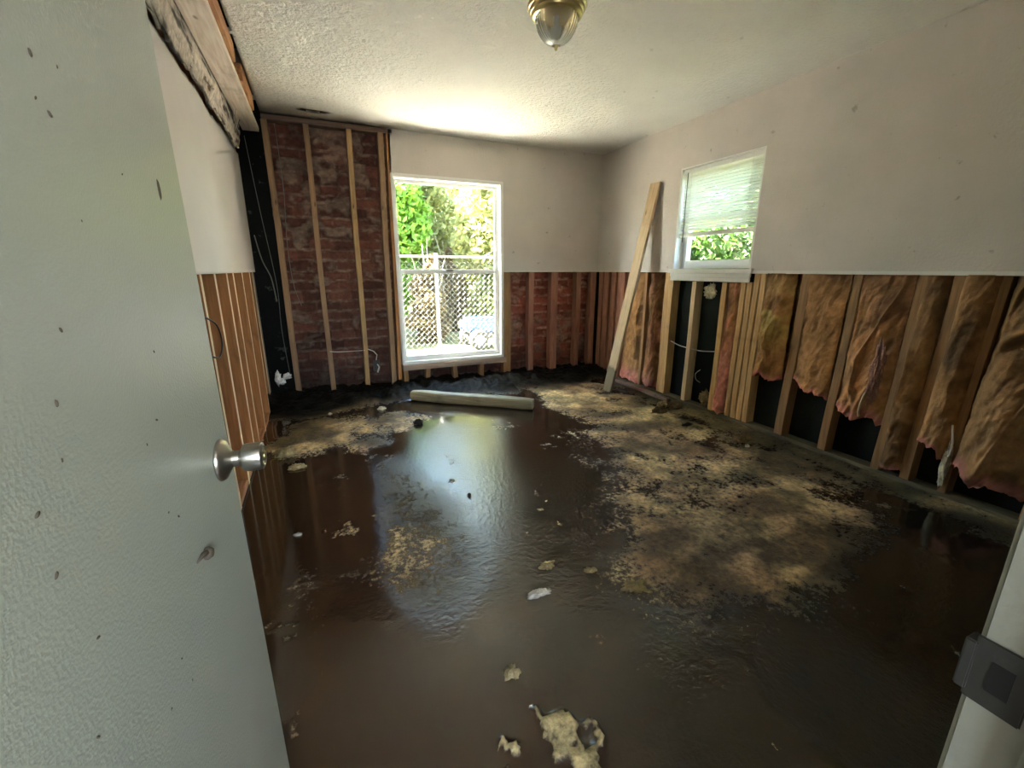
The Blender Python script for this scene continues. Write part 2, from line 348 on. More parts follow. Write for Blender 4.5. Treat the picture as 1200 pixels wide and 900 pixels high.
hgt = sstep(.35, .8, pot)*(.002+.006*n2+.003*n3)+dc*(.003+.008*n3)+mx_*(.035+.075*n2+.03*n3)*sstep(-.45, -.05, Y)+mx_*.015*n2
hgt += sstep(-.10, .0, X)*.02*(n2)
ripple = .04+1.0*np.clip(Tr*1.3, 0, 1)+.15*sstep(.45, .6, fbm(X*3.5, Y*3.5, 4, 91))
ripple = np.maximum(ripple,   .32*sstep(-2.75, -2.45, X)*sstep(-1.3, -1.7, X)*sstep(-.9, -1.4, Y)); ripple = ripple*(1-.8*sstep(-2.75, -2.95, X))
P = np.stack([X, Y, hgt], -1)
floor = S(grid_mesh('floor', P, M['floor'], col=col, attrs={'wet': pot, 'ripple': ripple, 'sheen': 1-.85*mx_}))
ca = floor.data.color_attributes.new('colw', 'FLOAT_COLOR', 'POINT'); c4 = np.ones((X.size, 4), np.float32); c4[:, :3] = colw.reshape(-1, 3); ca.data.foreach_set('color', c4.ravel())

# --- ceiling (its torn left edge and the hole by the far wall are real openings)
cx = np.arange(-3.34, .06, .02); cy = np.arange(-4.36, .06, .02); X, Y = np.meshgrid(cx, cy, indexing='ij')
n1 = fbm(X*3, Y*3, 4, 41); n2 = fbm(X*20, Y*20, 3, 43)
Zc = np.full(X.shape, H)+.006*(fbm(X*12, Y*12, 3, 44)-.5)
stain = sstep(.0, .30, .30+Y-(n1-.5)*.35)*sstep(-1.9, -2.5, X)
stain2 = sstep(-.07, -.01, Y+(n2-.5)*.06)*sstep(-2.15, -2.4, X)
base = np.array([.74, .72, .67])*(.93+.14*n1[..., None])
sc = base*(1-.62*stain[..., None])+np.array([.16, .13, .10])*.62*stain[..., None]
sc = sc*(1-stain2[..., None])+np.array([.03, .022, .018])*stain2[..., None]
hole_shade = sstep(2.4, 1.1, ((X+2.905)/.10)**2+((Y+.215)/.028)**2+1.2*(n2-.5))[..., None]; sc = sc*(1-hole_shade)+np.array([.02, .016, .012])*hole_shade  # darkness inside the hole, painted onto its rim
spk = (fbm(X*42, Y*42, 2, 66) > .91)[..., None]; sc = np.where(spk, sc*.75, sc)
jag = fbm(Y*14, Y*0, 3, 55)
xc = .5*(X[:-1, :-1]+X[1:, 1:]); yc = .5*(Y[:-1, :-1]+Y[1:, 1:])
keep = xc > -3.305+.03*(fbm(yc*9, yc*0, 3, 55)-.5)
hole = ((xc+2.905)/.10)**2+((yc+.215)/.028)**2 < 1+.8*(fbm(xc*30, yc*30, 2, 9)-.5)
keep &= ~hole
P = np.stack([X, Y, Zc], -1); Bk = P.copy(); Bk[..., 2] = H+.014
ceiling = S(grid_mesh('ceiling', P, M['ceiling'], col=sc, keep=keep, back=Bk))

def slab_with_hole(name, mat, axis, c0, c1, a0, a1, z0, z1, hole=None, parent=None, bevel=0):
    """slab across axis ('x' or 'y') between c0..c1; a = other horizontal axis"""
    mb = MB()
    def bx(a, b_, z_, zz):
        if b_-a < 1e-4 or zz-z_ < 1e-4: return
        if axis == 'x': mb.box(c0, c1, a, b_, z_, zz)
        else: mb.box(a, b_, c0, c1, z_, zz)
    if hole:
        h0, h1, hz0, hz1 = hole
        bx(a0, h0, z0, z1); bx(h1, a1, z0, z1); bx(h0, h1, z0, max(hz0, z0)); bx(h0, h1, min(hz1, z1), z1)
    else: bx(a0, a1, z0, z1)
    return mb.build(name, mat, parent)
W1 = (-2.305, -1.19, .28, 2.08); W2 = (-2.02, -1.21, 1.22, 2.07)
wr = S(slab_with_hole('wall_right', M['wall'], 'x', 0, .013, D-.12, .013, CUT, 2.46, W2))
ob = slab_with_hole('sheathing', M['black'], 'x', .10, .125, -6.3, .36, -.1, 2.9, W2, wr)
slab_with_hole('outer_skin', M['ext'], 'x', .126, .20, -6.3, .36, -.2, 2.95, W2, wr)
wf = S(slab_with_hole('wall_far', M['wall'], 'y', 0, .013, -2.262, 0, CUT, 2.46, (W1[0], W1[1], W1[2], W1[3])))
slab_with_hole('outer_skin', M['ext'], 'y', .17, .25, -3.8, .2, -.2, 2.95, W1, wf)
MB().box(-3.52, -3.285, .115, .14, -.05, 2.6).build('black_board', M['mold'], wf)
# brick back wall with squeezed mortar
bx = np.arange(-3.31, .02, .008); bz = np.arange(0, 2.56, .008); X, Z = np.meshgrid(bx, bz, indexing='ij')
rowh = .093; row = np.floor(Z/rowh); fz = Z/rowh-row; off = (row % 2)*.5
bl = .21; u = X/bl+off; iu = np.floor(u); fu = u-iu
wob = .10*(fbm(X*6, Z*6, 3, 71)-.5)
jz = 1-sstep(.09, .21, np.minimum(fz+wob, 1-fz-wob)); ju = 1-sstep(.02, .05, np.minimum(fu, 1-fu))
j = np.clip(np.maximum(jz, ju*.5), 0, 1)
blob = sstep(.55, .72, fbm(X*7, Z*9, 4, 73)+.16*sstep(1.3, 2.2, Z)-.02)
sq = fbm(X*18, Z*40, 3, 75)
hgt = j*(.002+.020*sq)*sstep(.3, .55, fbm(X*4, Z*12, 3, 89))+blob*(.014+.040*fbm(X*14, Z*18, 3, 79))+.003*fbm(X*60, Z*60, 2, 80)
vr = vnoise(iu, row, 5)[..., None]
brc = np.array([.20, .075, .052])*(.55+.7*vr)+np.array([.03, .0, .0])*0
mo = np.array([.33, .245, .19])*(.55+.8*sq[..., None])
c = np.clip(np.maximum(j*.85*sstep(.25, .75, sq), blob*.8), 0, 1)[..., None]
colb = brc*(1-c*.85)+mo*c*.85; colb = colb*(.42+.5*fbm(X*5, Z*5, 4, 88)[..., None])
rt = sstep(-1.3, -1.15, X)[..., None]; pale_ = (sstep(.48, .62, fbm(X*9, Z*6, 4, 90))*sstep(.15, .3, Z)*sstep(.85, .55, Z))[..., None]
colb = colb*(1+rt*np.array([1.5, .9, .7]))*(1-pale_*rt*.7)+np.array([.42, .26, .20])*pale_*rt*.5
soot = sstep(.62, .05, Z+.35*(fbm(X*4, Z*4, 4, 81)-.5))[..., None]
colb = colb*(1-.72*soot)+np.array([.012, .009, .008])*.72*soot
xm = .5*(X[:-1, :-1]+X[1:, 1:]); zm = .5*(Z[:-1, :-1]+Z[1:, 1:])
keep = ~((xm > W1[0]) & (xm < W1[1]) & (zm > W1[2]) & (zm < W1[3]))
P = np.stack([X, .135-hgt, Z], -1); Bk = P.copy(); Bk[..., 1] = .168
grid_mesh('brickwork', P, M['brick'], col=colb, keep=keep, back=Bk, parent=wf, smooth=True)
# left wall: drywall torn away along its top
ly = np.arange(D-.1, .035, .02); lz = np.arange(CUT, 2.20, .02); Y, Z = np.meshgrid(ly, lz, indexing='ij')
topz = 2.135+.05*(fbm(Y*3, Y*0, 4, 61)-.5)+.02*(fbm(Y*20, Y*0, 2, 62)-.5)
Z2 = CUT+(Z-CUT)*(topz-CUT)/(lz[-1]-CUT); xw = W+.004*(fbm(Y*2, Z*2, 2, 5)-.5)
P = np.stack([xw, Y, Z2], -1); Bk = P.copy(); Bk[..., 0] = W-.013
wlft = S(grid_mesh('wall_left', P, M['wall_left'], back=Bk, flip=True))
MB().box(-3.75, -3.62, -6.3, .36, -.2, 2.95).build('outer_skin', M['ext'], wlft)
MB().box(-3.62, -3.605, -4.4, .17, 0, 2.9).build('backing', M['wood_o'], wlft)
# near wall with the doorway, hall beyond, roof
wn_ = S(MB().box(DW1+.02, .1, D-.11, D, 0, 2.46).box(-3.62, DW0-.02, D-.11, D, 0, 2.46).box(DW0-.02, DW1+.02, D-.11, D, 2.05, 2.46).build('wall_near', M['wall']))
S(slab_with_hole('wall_hall_back', M['wall'], 'y', -6.3, -6.2, -3.62, .1, 0, 2.9, (-3.6, -2.3, .95, 2.05)))  # the opening is invented to hold the added fill lamp
S(MB().box(-1.75, -1.65, -6.2, D-.11, 0, 2.46).build('wall_hall_right', M['wall']))
S(MB().box(-3.62, .1, -6.3, D-.055, 2.44, 2.46).build('ceiling_hall', M['wall']))
S(MB().box(-3.9, .3, -6.4, .45, 2.93, 3.05).build('roof', M['dark']))
# metal corner bead / cut edges
S(MB().box(-.012, .0, D, -2.045, CUT-.008, CUT+.012).build('trim_1', M['white'], bevel=.002))
S(MB().box(-.008, .0, -1.19, -.0, CUT-.004, CUT+.004).build('trim_2', M['white']))
S(MB().box(W1[1]+.01, 0, -.006, .0, CUT-.004, CUT+.006).build('trim_3', M['white']))
# door jamb on the right, with its stop
jx = DW1
jm = MB().box(jx, jx+.02, D-.11, D, 0, 2.03).box(jx-.012, jx, D-.11, D-.042, 0, 2.03).build('trim_4', M['jamb'], bevel=.004, seg=3); S(jm)
sp = MB().box(jx-.0022, jx, D-.034, D+.001, .862, .93).lathe([(.0, 0), (.0, 0)], 3)
sp = MB().box(jx-.0025, jx+.0, D-.036, D, .865, .927).box(jx-.0045, jx+.012, D-.002, D+.006, .872, .92)
strike = sp.build('strike_plate', M['strike'], jm, bevel=.0015); tag(strike, 'grimy dark metal strike plate')
MB().box(jx-.0032, jx-.0024, D-.026, D-.012, .882, .910).build('latch_hole', M['blackwire'], strike)
S(MB().box(DW0-.02, DW0, D-.11, D, 0, 2.03).box(DW0, DW1, D-.11, D, 2.03, 2.05).build('trim_5', M['jamb'], bevel=.003))

# ------------------------------------------------------------------ window 1 (far wall) and window 2 (right wall)
def rect_frame(mb, x0, x1, z0, z1, y0, y1, l_, r_, b_, t_):
    mb.box(x0, x0+l_, y0, y1, z0, z1).box(x1-r_, x1, y0, y1, z0, z1).box(x0+l_, x1-r_, y0, y1, z0, z0+b_).box(x0+l_, x1-r_, y0, y1, z1-t_, z1); return mb
x0, x1, z0, z1 = W1
win = S(rect_frame(MB(), x0, x1, z0, z1, -.012, .168, .028, .03, .03, .035).build('window_1', M['vinyl'], bevel=.003))
rect_frame(MB(), x0+.028, x1-.03, 1.19, z1-.035, .085, .11, .028, .035, .035, .03).build('upper_sash', M['vinyl'], win, bevel=.003)
rect_frame(MB(), x0+.028, x1-.03, z0+.03, 1.215, .05, .08, .032, .045, .045, .035).build('lower_sash', M['vinyl'], win, bevel=.003)
MB().box(x0+.05, x1-.06, .096, .099, 1.22, z1-.06).build('upper_pane', M['glass'], win)
MB().box(x0+.055, x1-.07, .064, .067, z0+.07, 1.185).build('lower_pane', M['glass'], win)
MB().box(-1.80, -1.73, .04, .06, 1.20, 1.222).build('sash_lock', M['steel'], win, bevel=.004)
MB().box(x0-.0, x1+.02, -.035, .1, z0-.055, z0-.002).build('rough_sill', M['wood_sill'], win, bevel=.003)

y0, y1, z0, z1 = W2
mb = MB()
mb.box(-.0, .125, y0, y0+.012, z0, z1).box(0, .125, y1-.012, y1, z0, z1).box(0, .125, y0, y1, z1-.012, z1)
win2 = S(mb.build('window_2', M['vinyl']))
R90 = Matrix.Rotation(PI/2, 4, 'Z')
def xframe(mb, y0, y1, z0, z1, xa, xb, s_, b_, t_):
    return mb.box(xa, xb, y0, y0+s_, z0, z1).box(xa, xb, y1-s_, y1, z0, z1).box(xa, xb, y0+s_, y1-s_, z0, z0+b_).box(xa, xb, y0+s_, y1-s_, z1-t_, z1)
xframe(MB(), y0+.012, y1-.012, z0+.01, z1-.012, .085, .124, .035, .035, .035).build('frame', M['vinyl'], win2, bevel=.003)
xframe(MB(), y0+.047, y1-.047, z0+.045, 1.66, .07, .09, .03, .035, .03).build('lower_sash', M['vinyl'], win2, bevel=.003)
xframe(MB(), y0+.047, y1-.047, 1.63, z1-.047, .095, .112, .03, .03, .03).build('upper_sash', M['vinyl'], win2, bevel=.003)
MB().box(.078, .081, y0+.07, y1-.07, z0+.07, 1.64).build('lower_pane', M['glass'], win2)
MB().box(.102, .105, y0+.07, y1-.07, 1.65, z1-.07).build('upper_pane', M['glass'], win2)
MB().box(-.028, .09, y0-.03, y1+.03, z0-.028, z0+.008).box(-.018, .0, y0-.015, y1+.015, z0-.06, z0-.028).box(-.012, .0, y0-.012, y1+.012, z0-.095, z0-.06).build('window_sill', M['white'], win2, bevel=.004, seg=3)
bl_ = empty('window_blind', (.03, (y0+y1)/2, z1-.014))
tag(bl_, 'white horizontal slat blind half lowered in the small right-hand window', 'blind')
def LB(): return MB()
cyb = (y0+y1)/2; hw = (y1-y0)/2-.02
LB().box(-.016, .016, -hw, hw, -.035, 0).build('headrail', M['vinyl'], bl_, bevel=.003)
mb = MB(); z = -.05; k = 0
while z > -.515:
    R = Matrix.Translation((0, 0, z)) @ Matrix.Rotation(math.radians(44), 4, 'Y')
    prof = [(-.0125, -.0015), (-.006, .0008), (0, .0014), (.006, .0008), (.0125, -.0015)]
    V = [R @ Vector((p[0], yy, p[1]+dz)) for yy in (-hw+.004, hw-.004) for dz in (0, -.0006) for p in prof]
    F = []
    for i in range(4):
        F += [(i, i+1, 11+i, 10+i), (5+i, 15+i, 16+i, 6+i)]
    F += [(0, 10, 15, 5), (4, 9, 19, 14), (0, 5, 6, 1), (1, 6, 7, 2), (2, 7, 8, 3), (3, 8, 9, 4)]
    mb.add(V, F); z -= .0233
mb.build('slats', M['slat'], bl_, smooth=False)
LB().box(-.012, .012, -hw, hw, -.555, -.523).build('bottom_rail', M['vinyl'], bl_, bevel=.004)
for yy in (-hw+.09, hw-.09):
    mb = MB().tube([(-.014, yy, -.03), (-.014, yy, -.53)], .0012, 5).tube([(.014, yy, -.03), (.014, yy, -.53)], .0012, 5); mb.build('ladder_cord', M['cable'], bl_)
LB().tube([(-.022, hw-.055, -.03), (-.024, hw-.06, -.60)], .0035, 6).build('tilt_wand', M['glass'] if 0 else M['strike'], bl_)

# ------------------------------------------------------------------ studs
def stud(yx, label, mat, wall, z0=0., z1=2.4, t=.038, d=.088, face=.0, lean=0., group=None, name='wall_stud', yaw_=0, tag_cat='stud'):
    """an upright 2x4: wall 'far' -> yx is x centre; 'right'/'left' -> yx is y centre. lean = shift of the top along the wall"""
    e = 0.0
    mb = MB(); N = 8
    for i in range(N):
        pass
    h = z1-z0
    V = []; ph = random.random()*9
    for i in range(N+1):
        z = z0+h*i/N; s = lean*(i/N)+.003*math.sin(ph+i*.9)
        for (a, b_) in ((-t/2, 0), (t/2, 0), (t/2, d), (-t/2, d)):
            if wall == 'far': V.append((yx+a+s, face+b_, z))
            elif wall == 'right': V.append((face+b_, yx+a+s, z))
            else: V.append((W+face-b_, yx+a+s, z))
    c0 = Vector(V[0]); V = [Vector(v)-Vector((c0.x, c0.y, z0)) for v in V]
    F = [(3, 2, 1, 0), (N*4, N*4+1, N*4+2, N*4+3)]
    for i in range(N):
        for k in range(4): F.append((i*4+k, i*4+(k+1) % 4, i*4+4+(k+1) % 4, i*4+4+k))
    mb.add(V, F); me = mb
    o = me.build(name, mat, loc=(c0.x, c0.y, z0))
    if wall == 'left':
        o.data.materials.append(M['lit_edge'])  # front faces take the painted-in lit tone
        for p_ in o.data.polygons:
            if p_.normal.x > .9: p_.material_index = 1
    m_ = o.modifiers.new('b', 'BEVEL'); m_.width = .0025; m_.segments = 2; m_.limit_method = 'ANGLE'
    tag(o, label, tag_cat, group); return o
G1 = 'studs against the bare brick'
stud(-3.277, 'brown full height stud beside the black recess, leftmost on the brick', M['wood_k'], 'far', .0, 2.40, .045, .09, lean=-.004, group=G1)
stud(-2.976, 'bare full height stud on the brick, second from the left', M['wood_k'], 'far', .0, 2.40, .043, .09, group=G1)
stud(-2.655, 'yellowish full height stud in the middle of the bare brick', M['wood_my'], 'far', .0, 2.40, .043, .09, lean=.02, group=G1)
stud(-2.40, 'pinkish brown full height stud between the brick and the window', M['wood_k'], 'far', .0, 2.40, .048, .09, lean=.03, group=G1)
stud(-2.335, 'narrow splintered stud right against the left side of the large window', M['wood_o'], 'far', .0, 2.40, .036, .088, lean=.035, group=G1)
S(MB().box(-3.30, -2.26, .0, .095, 2.40, 2.44).build('trim_6', M['wood_dx'], bevel=.003))
G2 = 'short cripple studs under the large window'
for xx, lb in ((-2.275, 'short cripple stud at the left end under the large window sill'), (-2.045, 'short cripple stud under the large window, second from the left'), (-1.75, 'short cripple stud under the middle of the large window'), (-1.449, 'short cripple stud under the large window, second from the right')):
    stud(xx, lb, M['wood_b'], 'far', 0, .225, .048, .088, group=G2)
G3 = 'studs under the far wall drywall'
for xx, t, lb, mm in ((-1.145, .085, 'wide doubled stud right of the large window', 'wood_b'), (-.855, .06, 'pinkish stud, second to the right of the large window', 'wood_p'), (-.565, .085, 'wide stud in the middle of the reddish lower far wall', 'wood_p'),
                 (-.245, .06, 'narrow stud near the right end of the far wall', 'wood_p'), (-.045, .07, 'stud in the far right corner of the room', 'wood_p')):
    stud(xx, lb, M[mm], 'far', 0, CUT, t, .088, group=G3)
G4 = 'exposed studs under the left wall drywall'
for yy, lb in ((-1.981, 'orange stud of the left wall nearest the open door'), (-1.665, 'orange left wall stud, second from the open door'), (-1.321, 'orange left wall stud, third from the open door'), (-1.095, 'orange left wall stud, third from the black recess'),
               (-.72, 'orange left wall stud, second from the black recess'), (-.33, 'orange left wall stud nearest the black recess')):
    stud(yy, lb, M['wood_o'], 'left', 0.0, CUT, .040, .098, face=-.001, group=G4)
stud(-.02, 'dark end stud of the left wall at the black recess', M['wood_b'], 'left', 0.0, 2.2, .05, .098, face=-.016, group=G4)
G5 = 'exposed studs under the right wall drywall'
RS = [(-.06, .07, 'wood_p', 'pink stained board at the room corner on the right wall'), (-.17, .09, 'wood_p', 'pink stained board, second from the room corner on the right wall'),
      (-.30, .08, 'wood_p', 'reddish board, third from the room corner on the right wall'), (-.44, .12, 'wood_p', 'broad reddish board just behind the leaning plank'),
      (-.845, .035, 'wood_b', 'dark brown stud right of the leaning plank'), (-1.165, .105, 'wood_y', 'broad yellow stud under the left end of the small window sill'),
      (-1.473, .045, 'wood_pale', 'thin pale stud between two black panels under the small window'), (-1.793, .05, 'wood_y', 'yellow stud left of the loose pink insulation'),
      (-1.963, .045, 'wood_y', 'first stud of the tight cluster under the right end of the small window'), (-2.018, .045, 'wood_y', 'second stud of the tight cluster under the small window'),
      (-2.073, .045, 'wood_y', 'third stud of the tight cluster under the small window'), (-2.126, .042, 'wood_y', 'last stud of the tight cluster, beside the first paper batt'),
      (-2.42, .06, 'wood_b', 'stud between the first and second paper batts'), (-2.735, .05, 'wood_b', 'stud between the second and third paper batts'),
      (-3.055, .045, 'wood_b', 'stud right of the third paper batt'), (-3.205, .045, 'wood_b', 'stud closely spaced after the narrow rolled batt'),
      (-3.375, .035, 'wood_b', 'stud with a torn pale base near the right edge'), (-3.70, .05, 'wood_b', 'last stud beside the door jamb at the right edge')]
for yy, t, mm, lb in RS:
    z1_ = CUT
    if -2.0 < yy < -1.22: z1_ = 1.12
    if yy in (-1.963, -2.018): z1_ = 1.125
    stud(yy, lb, M[mm], 'right', 0.0, z1_, t, .088, face=.014, lean=(-.03 if yy < -2.2 else 0), group=G5)
bp_ = MB(); L = 30
V = []; F = []
tag(MB().box(.004, .098, -4.2, -.02, .0, .036).build('bottom_plate', M['mudwood'], bevel=.003), 'mud covered bottom plate along the right wall', 'wall plate')
tag(MB().box(W-.1, W-.004, -4.2, -.05, .0, .036).build('bottom_plate', M['wood_oy'], bevel=.003), 'orange bottom plate under the left wall studs', 'wall plate')

# ------------------------------------------------------------------ header plates above the left wall
hp = MB().box(-3.44, -3.322, -4.28, -.02, 2.295, 2.332).build('header_plate', M['wood_beam'], bevel=.003)
tag(hp, 'whitish stained header plate running under the ceiling along the left wall', 'beam')
for a0, a1, lb in ((-4.28, -1.25, 'orange upper plate above the whitish header, near the camera'), (-.98, -.42, 'short orange upper plate above the whitish header, near the brick')):
    tag(MB().box(-3.345, -3.307, a0, a1, 2.333, 2.428).build('header_plate', M['wood_oy'], bevel=.003), lb, 'beam')
for yy, lb in ((-.25, 'small block over the far end of the header plate'), (-1.12, 'small block wedged between header plates, further from brick'), (-1.7, 'small block between header plates nearest the camera')):
    tag(MB().box(-3.42, -3.35, yy-.03, yy+.03, 2.3325, 2.40).build('wood_block', M['wood_oy'], bevel=.003), lb, 'wood block', 'blocks between the header plates')
# torn drywall remnant hanging along the top of the left wall
yy_ = np.arange(-4.2, -.12, .012); tt = np.arange(0, 1.001, .04); Y, Tt = np.meshgrid(yy_, tt, indexing='ij')
Yt = Y*.45; low = 2.135+.06*(fbm(Y*2.5, Y*0, 4, 101)-.5)+.05*(fbm(Y*9, Y*0, 3, 102)-.5)
nn = fbm(Y*3, Tt*4, 4, 103); n2 = fbm(Y*12, Tt*12, 3, 104)
zz = low+(2.375-low)*Tt; xx_ = np.clip(W+.022+.045*Tt+.03*(nn-.4)+.012*n2, W+.016, -3.447)
P = np.stack([xx_, Y, zz], -1); Bk = P.copy(); Bk[..., 0] -= .012
cc = np.array([.62, .54, .47])*(.35+1.0*nn[..., None]+.35*(n2[..., None]-.5))
dk = sstep(.56, .68, fbm(Y*4, Tt*7, 4, 107))[..., None]; cc = cc*(1-.8*dk)
xm = (fbm(Y*7, Tt*4, 3, 108)[:-1, :-1]); keep = xm < .72
tag(grid_mesh('torn_drywall', P, M['debris'], col=cc, back=Bk, keep=keep, flip=True), 'ragged torn drywall and paper hanging along the top of the left wall', 'torn drywall')

# ------------------------------------------------------------------ insulation
def batt(label, yt0, yt1, yb0, yb1, zt, zb, bulge=.05, seed=0, rag=.06, tone=1., pinkedge=.06, face=.03, wr=1., name='insulation_batt', holes=0., mat='batt', slope=0., pinkall=0., yel=0.):
    """kraft-faced batt in a right-wall stud bay; yt/yb = its y limits at top and bottom (y0>y1)"""
    nu = 56; nv = 110
    U, V_ = np.meshgrid(np.linspace(0, 1, nu), np.linspace(0, 1, nv), indexing='ij')
    edge = zb+slope*(U-.5)+rag*(fbm(U*3+seed, U*0, 3, seed)-.5)*2.4+rag*1.0*(fbm(U*11+seed, U*0, 3, seed+1)-.5)
    Z = edge+(zt-edge)*V_
    f = (Z-zb)/(zt-zb)
    Ya = yb0+(yt0-yb0)*f; Yb = yb1+(yt1-yb1)*f; Y = Ya+(Yb-Ya)*U
    pil = (1-np.abs(2*U-1)**3.0)
    s1 = np.sin((U*1.0+.18*fbm(Z*4, U*2+seed, 3, seed+3))*PI*3)
    fold = fbm(Y*10+seed+Z*1.5, Z*2.4, 4, seed+5); fine = fbm(Y*26+Z*10, Z*9+seed, 4, seed+7)
    ridge = 1-np.abs(2*fbm(Y*8+Z*2+seed, Z*1.8-Y*2, 2, seed+9)-1)
    ridge = sstep(.82, 1., ridge)*sstep(.4, .7, fbm(Y*4, Z*3+seed, 2, seed+19))
    Xs = face-bulge*pil*(.55+.45*np.sin(np.clip(V_, 0, 1)*PI)+.25*fold)-1.25*wr*(.030*(fold-.5)+.022*ridge*pil+.016*(fine-.5)+.008*(fbm(Y*14, Z*38+Y*20, 3, seed+31)-.5))-.012*sstep(.12, 0, V_)*fine
    P = np.stack([Xs, Y, Z], -1); Bk = P.copy(); Bk[..., 0] = np.maximum(.085, Xs+.02)
    kraft = np.array([.46, .235, .09])*tone*(1-.35*sstep(.75, 1.0, V_))[..., None]*(.38+.85*fold[..., None]+.6*(fine[..., None]-.5))
    yl = np.array([.42, .30, .10])*tone*(.6+.6*fine[..., None])
    pk = np.array([.50, .19, .14])*tone*(.5+1.0*fine[..., None])
    mo = sstep(.60, .72, fbm(Y*5+seed, Z*5, 4, seed+12))[..., None]
    c = kraft*(1-.5*mo)
    if yel: 
        yy = (sstep(.45, .6, fbm(Y*7, Z*7, 3, seed+14))*yel*np.exp(-((V_-.62)/.25)**2))[..., None]; c = c*(1-yy)+yl*yy
    pe = np.clip(sstep(pinkedge, pinkedge*.2, (Z-edge)+.05*(fine-.5))+pinkall*sstep(.42, .58, fold*.5+fine*.5), 0, 1)[..., None]
    c = c*(1-pe)+pk*pe
    keep = None
    if holes:
        hm = fbm(Y*8+seed*3, Z*6, 4, seed+15); keep = ~(((hm > 1-holes) & (V_ < .5))[:-1, :-1])
    o = grid_mesh(name, P, M[mat], col=c, back=Bk, keep=keep, flip=False)
    o.data.flip_normals() if False else None
    tag(o, label, 'insulation', 'paper faced insulation batts in the right wall'); return o
batt('tan paper insulation batt just right of the leaning plank', -.53, -.825, -.51, -.825, CUT-.01, .055, .035, 3, .03, 1.15, .2, wr=.8)
batt('torn dark batt with pink tufts between brown and broad yellow studs', -.87, -1.10, -.87, -1.10, CUT-.01, .055, .02, 9, .03, .75, .1, face=.05, wr=1.3, pinkall=.35)
batt('loose yellow and pink fibreglass bulging left of the stud cluster', -1.825, -1.935, -1.815, -1.925, 1.12, .055, .035, 14, .03, 1.35, .9, wr=1.6, face=.02, pinkall=.5)
batt('crumpled yellowish paper batt, first right of the stud cluster', -2.15, -2.375, -2.15, -2.375, CUT-.005, .44, .075, 21, .03, 1.25, .05, wr=1.5, yel=1.)
batt('flat tan paper batt, second right of the stud cluster', -2.45, -2.72, -2.46, -2.71, CUT-.005, .415, .03, 33, .03, 1.1, .035, wr=1.0, slope=-.09)
batt('flat tan paper batt with ragged pink hem, third right of the cluster', -2.78, -3.05, -2.77, -3.04, CUT-.005, .325, .03, 44, .045, 1.0, .07, wr=1.2, slope=.0, pinkall=.12)
batt('narrow rolled brown batt squeezed between two close studs', -3.09, -3.20, -3.065, -3.185, CUT-.005, .07, .05, 52, .03, .85, .03, wr=1.0)
batt('bulging brown paper batt with a hole beneath, left of the torn-base stud', -3.25, -3.40, -3.22, -3.365, CUT-.005, .27, .075, 61, .04, .9, .04, wr=.9, slope=-.06)
batt('large bulging brown batt at the right edge of the wall', -3.435, -3.70, -3.39, -3.67, CUT-.005, .17, .12, 77, .06, .8, .09, wr=1.6, slope=-.05)
def tuft(name, label, cat, c, s, colr, seed, mat='pink', group=None):
    n_ = 40; th, ph = np.meshgrid(np.linspace(0, 2*PI, n_), np.linspace(.02, PI-.02, n_//2), indexing='ij')
    th = th.copy(); th[-1] = th[0]
    r = (.45+1.1*fbm(np.cos(th)*2.4+3+seed, np.sin(th)*2.4+3, 3, seed))*(1+.7*(fbm(np.cos(th)*2+3, np.sin(th)*2+ph*2, 4, seed)-.5)+1.1*(fbm(np.cos(th)*6+9, np.sin(th)*6+ph*6, 3, seed+2)-.5))
    P = np.stack([s[0]*r*np.sin(ph)*np.cos(th), s[1]*r*np.sin(ph)*np.sin(th), s[2]*r*np.cos(ph)], -1)
    k = fbm(th*3, ph*3, 3, seed+4)[..., None]; cc = np.array(colr)*(.6+.8*k)
    o = grid_mesh(name, P, M[mat], col=cc, flip=True, smooth=False); o.location = c; return tag(o, label, cat, group)
tuft('insulation_tuft', 'white torn fibreglass tuft hanging under the small window sill', 'insulation', (.05, -1.62, 1.04), (.02, .06, .045), (.55, .50, .33), 5)
tuft('insulation_tuft', 'pink fibreglass clump at the foot of the third batt bay', 'insulation', (-.075, -3.0, .63), (.025, .025, .13), (.45, .24, .18), 8)
tuft('insulation_tuft', 'brown debris pile at the base of the black panel under the small window', 'insulation', (.05, -1.70, .115), (.035, .06, .055), (.25, .20, .10), 12)
for i, (a, b_, c_) in enumerate(((-3.355, .30, .035), (-3.40, .255, .04), (-3.43, .29, .03))):
    tuft('paper_scrap', ['small bright white paper scrap right one in the black recess', 'bright white crumpled paper in the middle of the black recess foot', 'bright white upright paper sliver left one in the black recess'][i], 'scrap', (a, -.06, b_-.02), (c_*.7, .01, c_*(1.6 if i == 2 else .6)), (.85, .85, .83), 20+i, 'debris')
# black mucky base that carries them
# cables
def cable(name, label, pts, r, mat, cat='cable'):
    P_ = [Vector(p) for p in pts]; out = []
    for i in range(len(P_)-1):
        p0 = P_[max(i-1, 0)]; p1 = P_[i]; p2 = P_[i+1]; p3 = P_[min(i+2, len(P_)-1)]
        for k in range(6):
            t = k/6; out.append(.5*((2*p1)+(p2-p0)*t+(2*p0-5*p1+4*p2-p3)*t*t+(3*p1-p0-3*p2+p3)*t**3))
    out.append(P_[-1])
    return tag(MB().tube(out, r, 6).build(name, mat, smooth=True), label, cat)
cable('electrical_cable', 'thin white cable sagging across the black panels under the small window', [(.03, -1.24, .56), (.035, -1.34, .535), (.025, -1.45, .53), (.03, -1.60, .525), (.03, -1.78, .548)], .0045, M['cable'])
cable('electrical_cable', 'white cable strung between two studs low on the brick', [(-2.97, -.008, .47), (-2.9, .03, .455), (-2.8, .035, .452), (-2.66, -.008, .46)], .004, M['cable'])
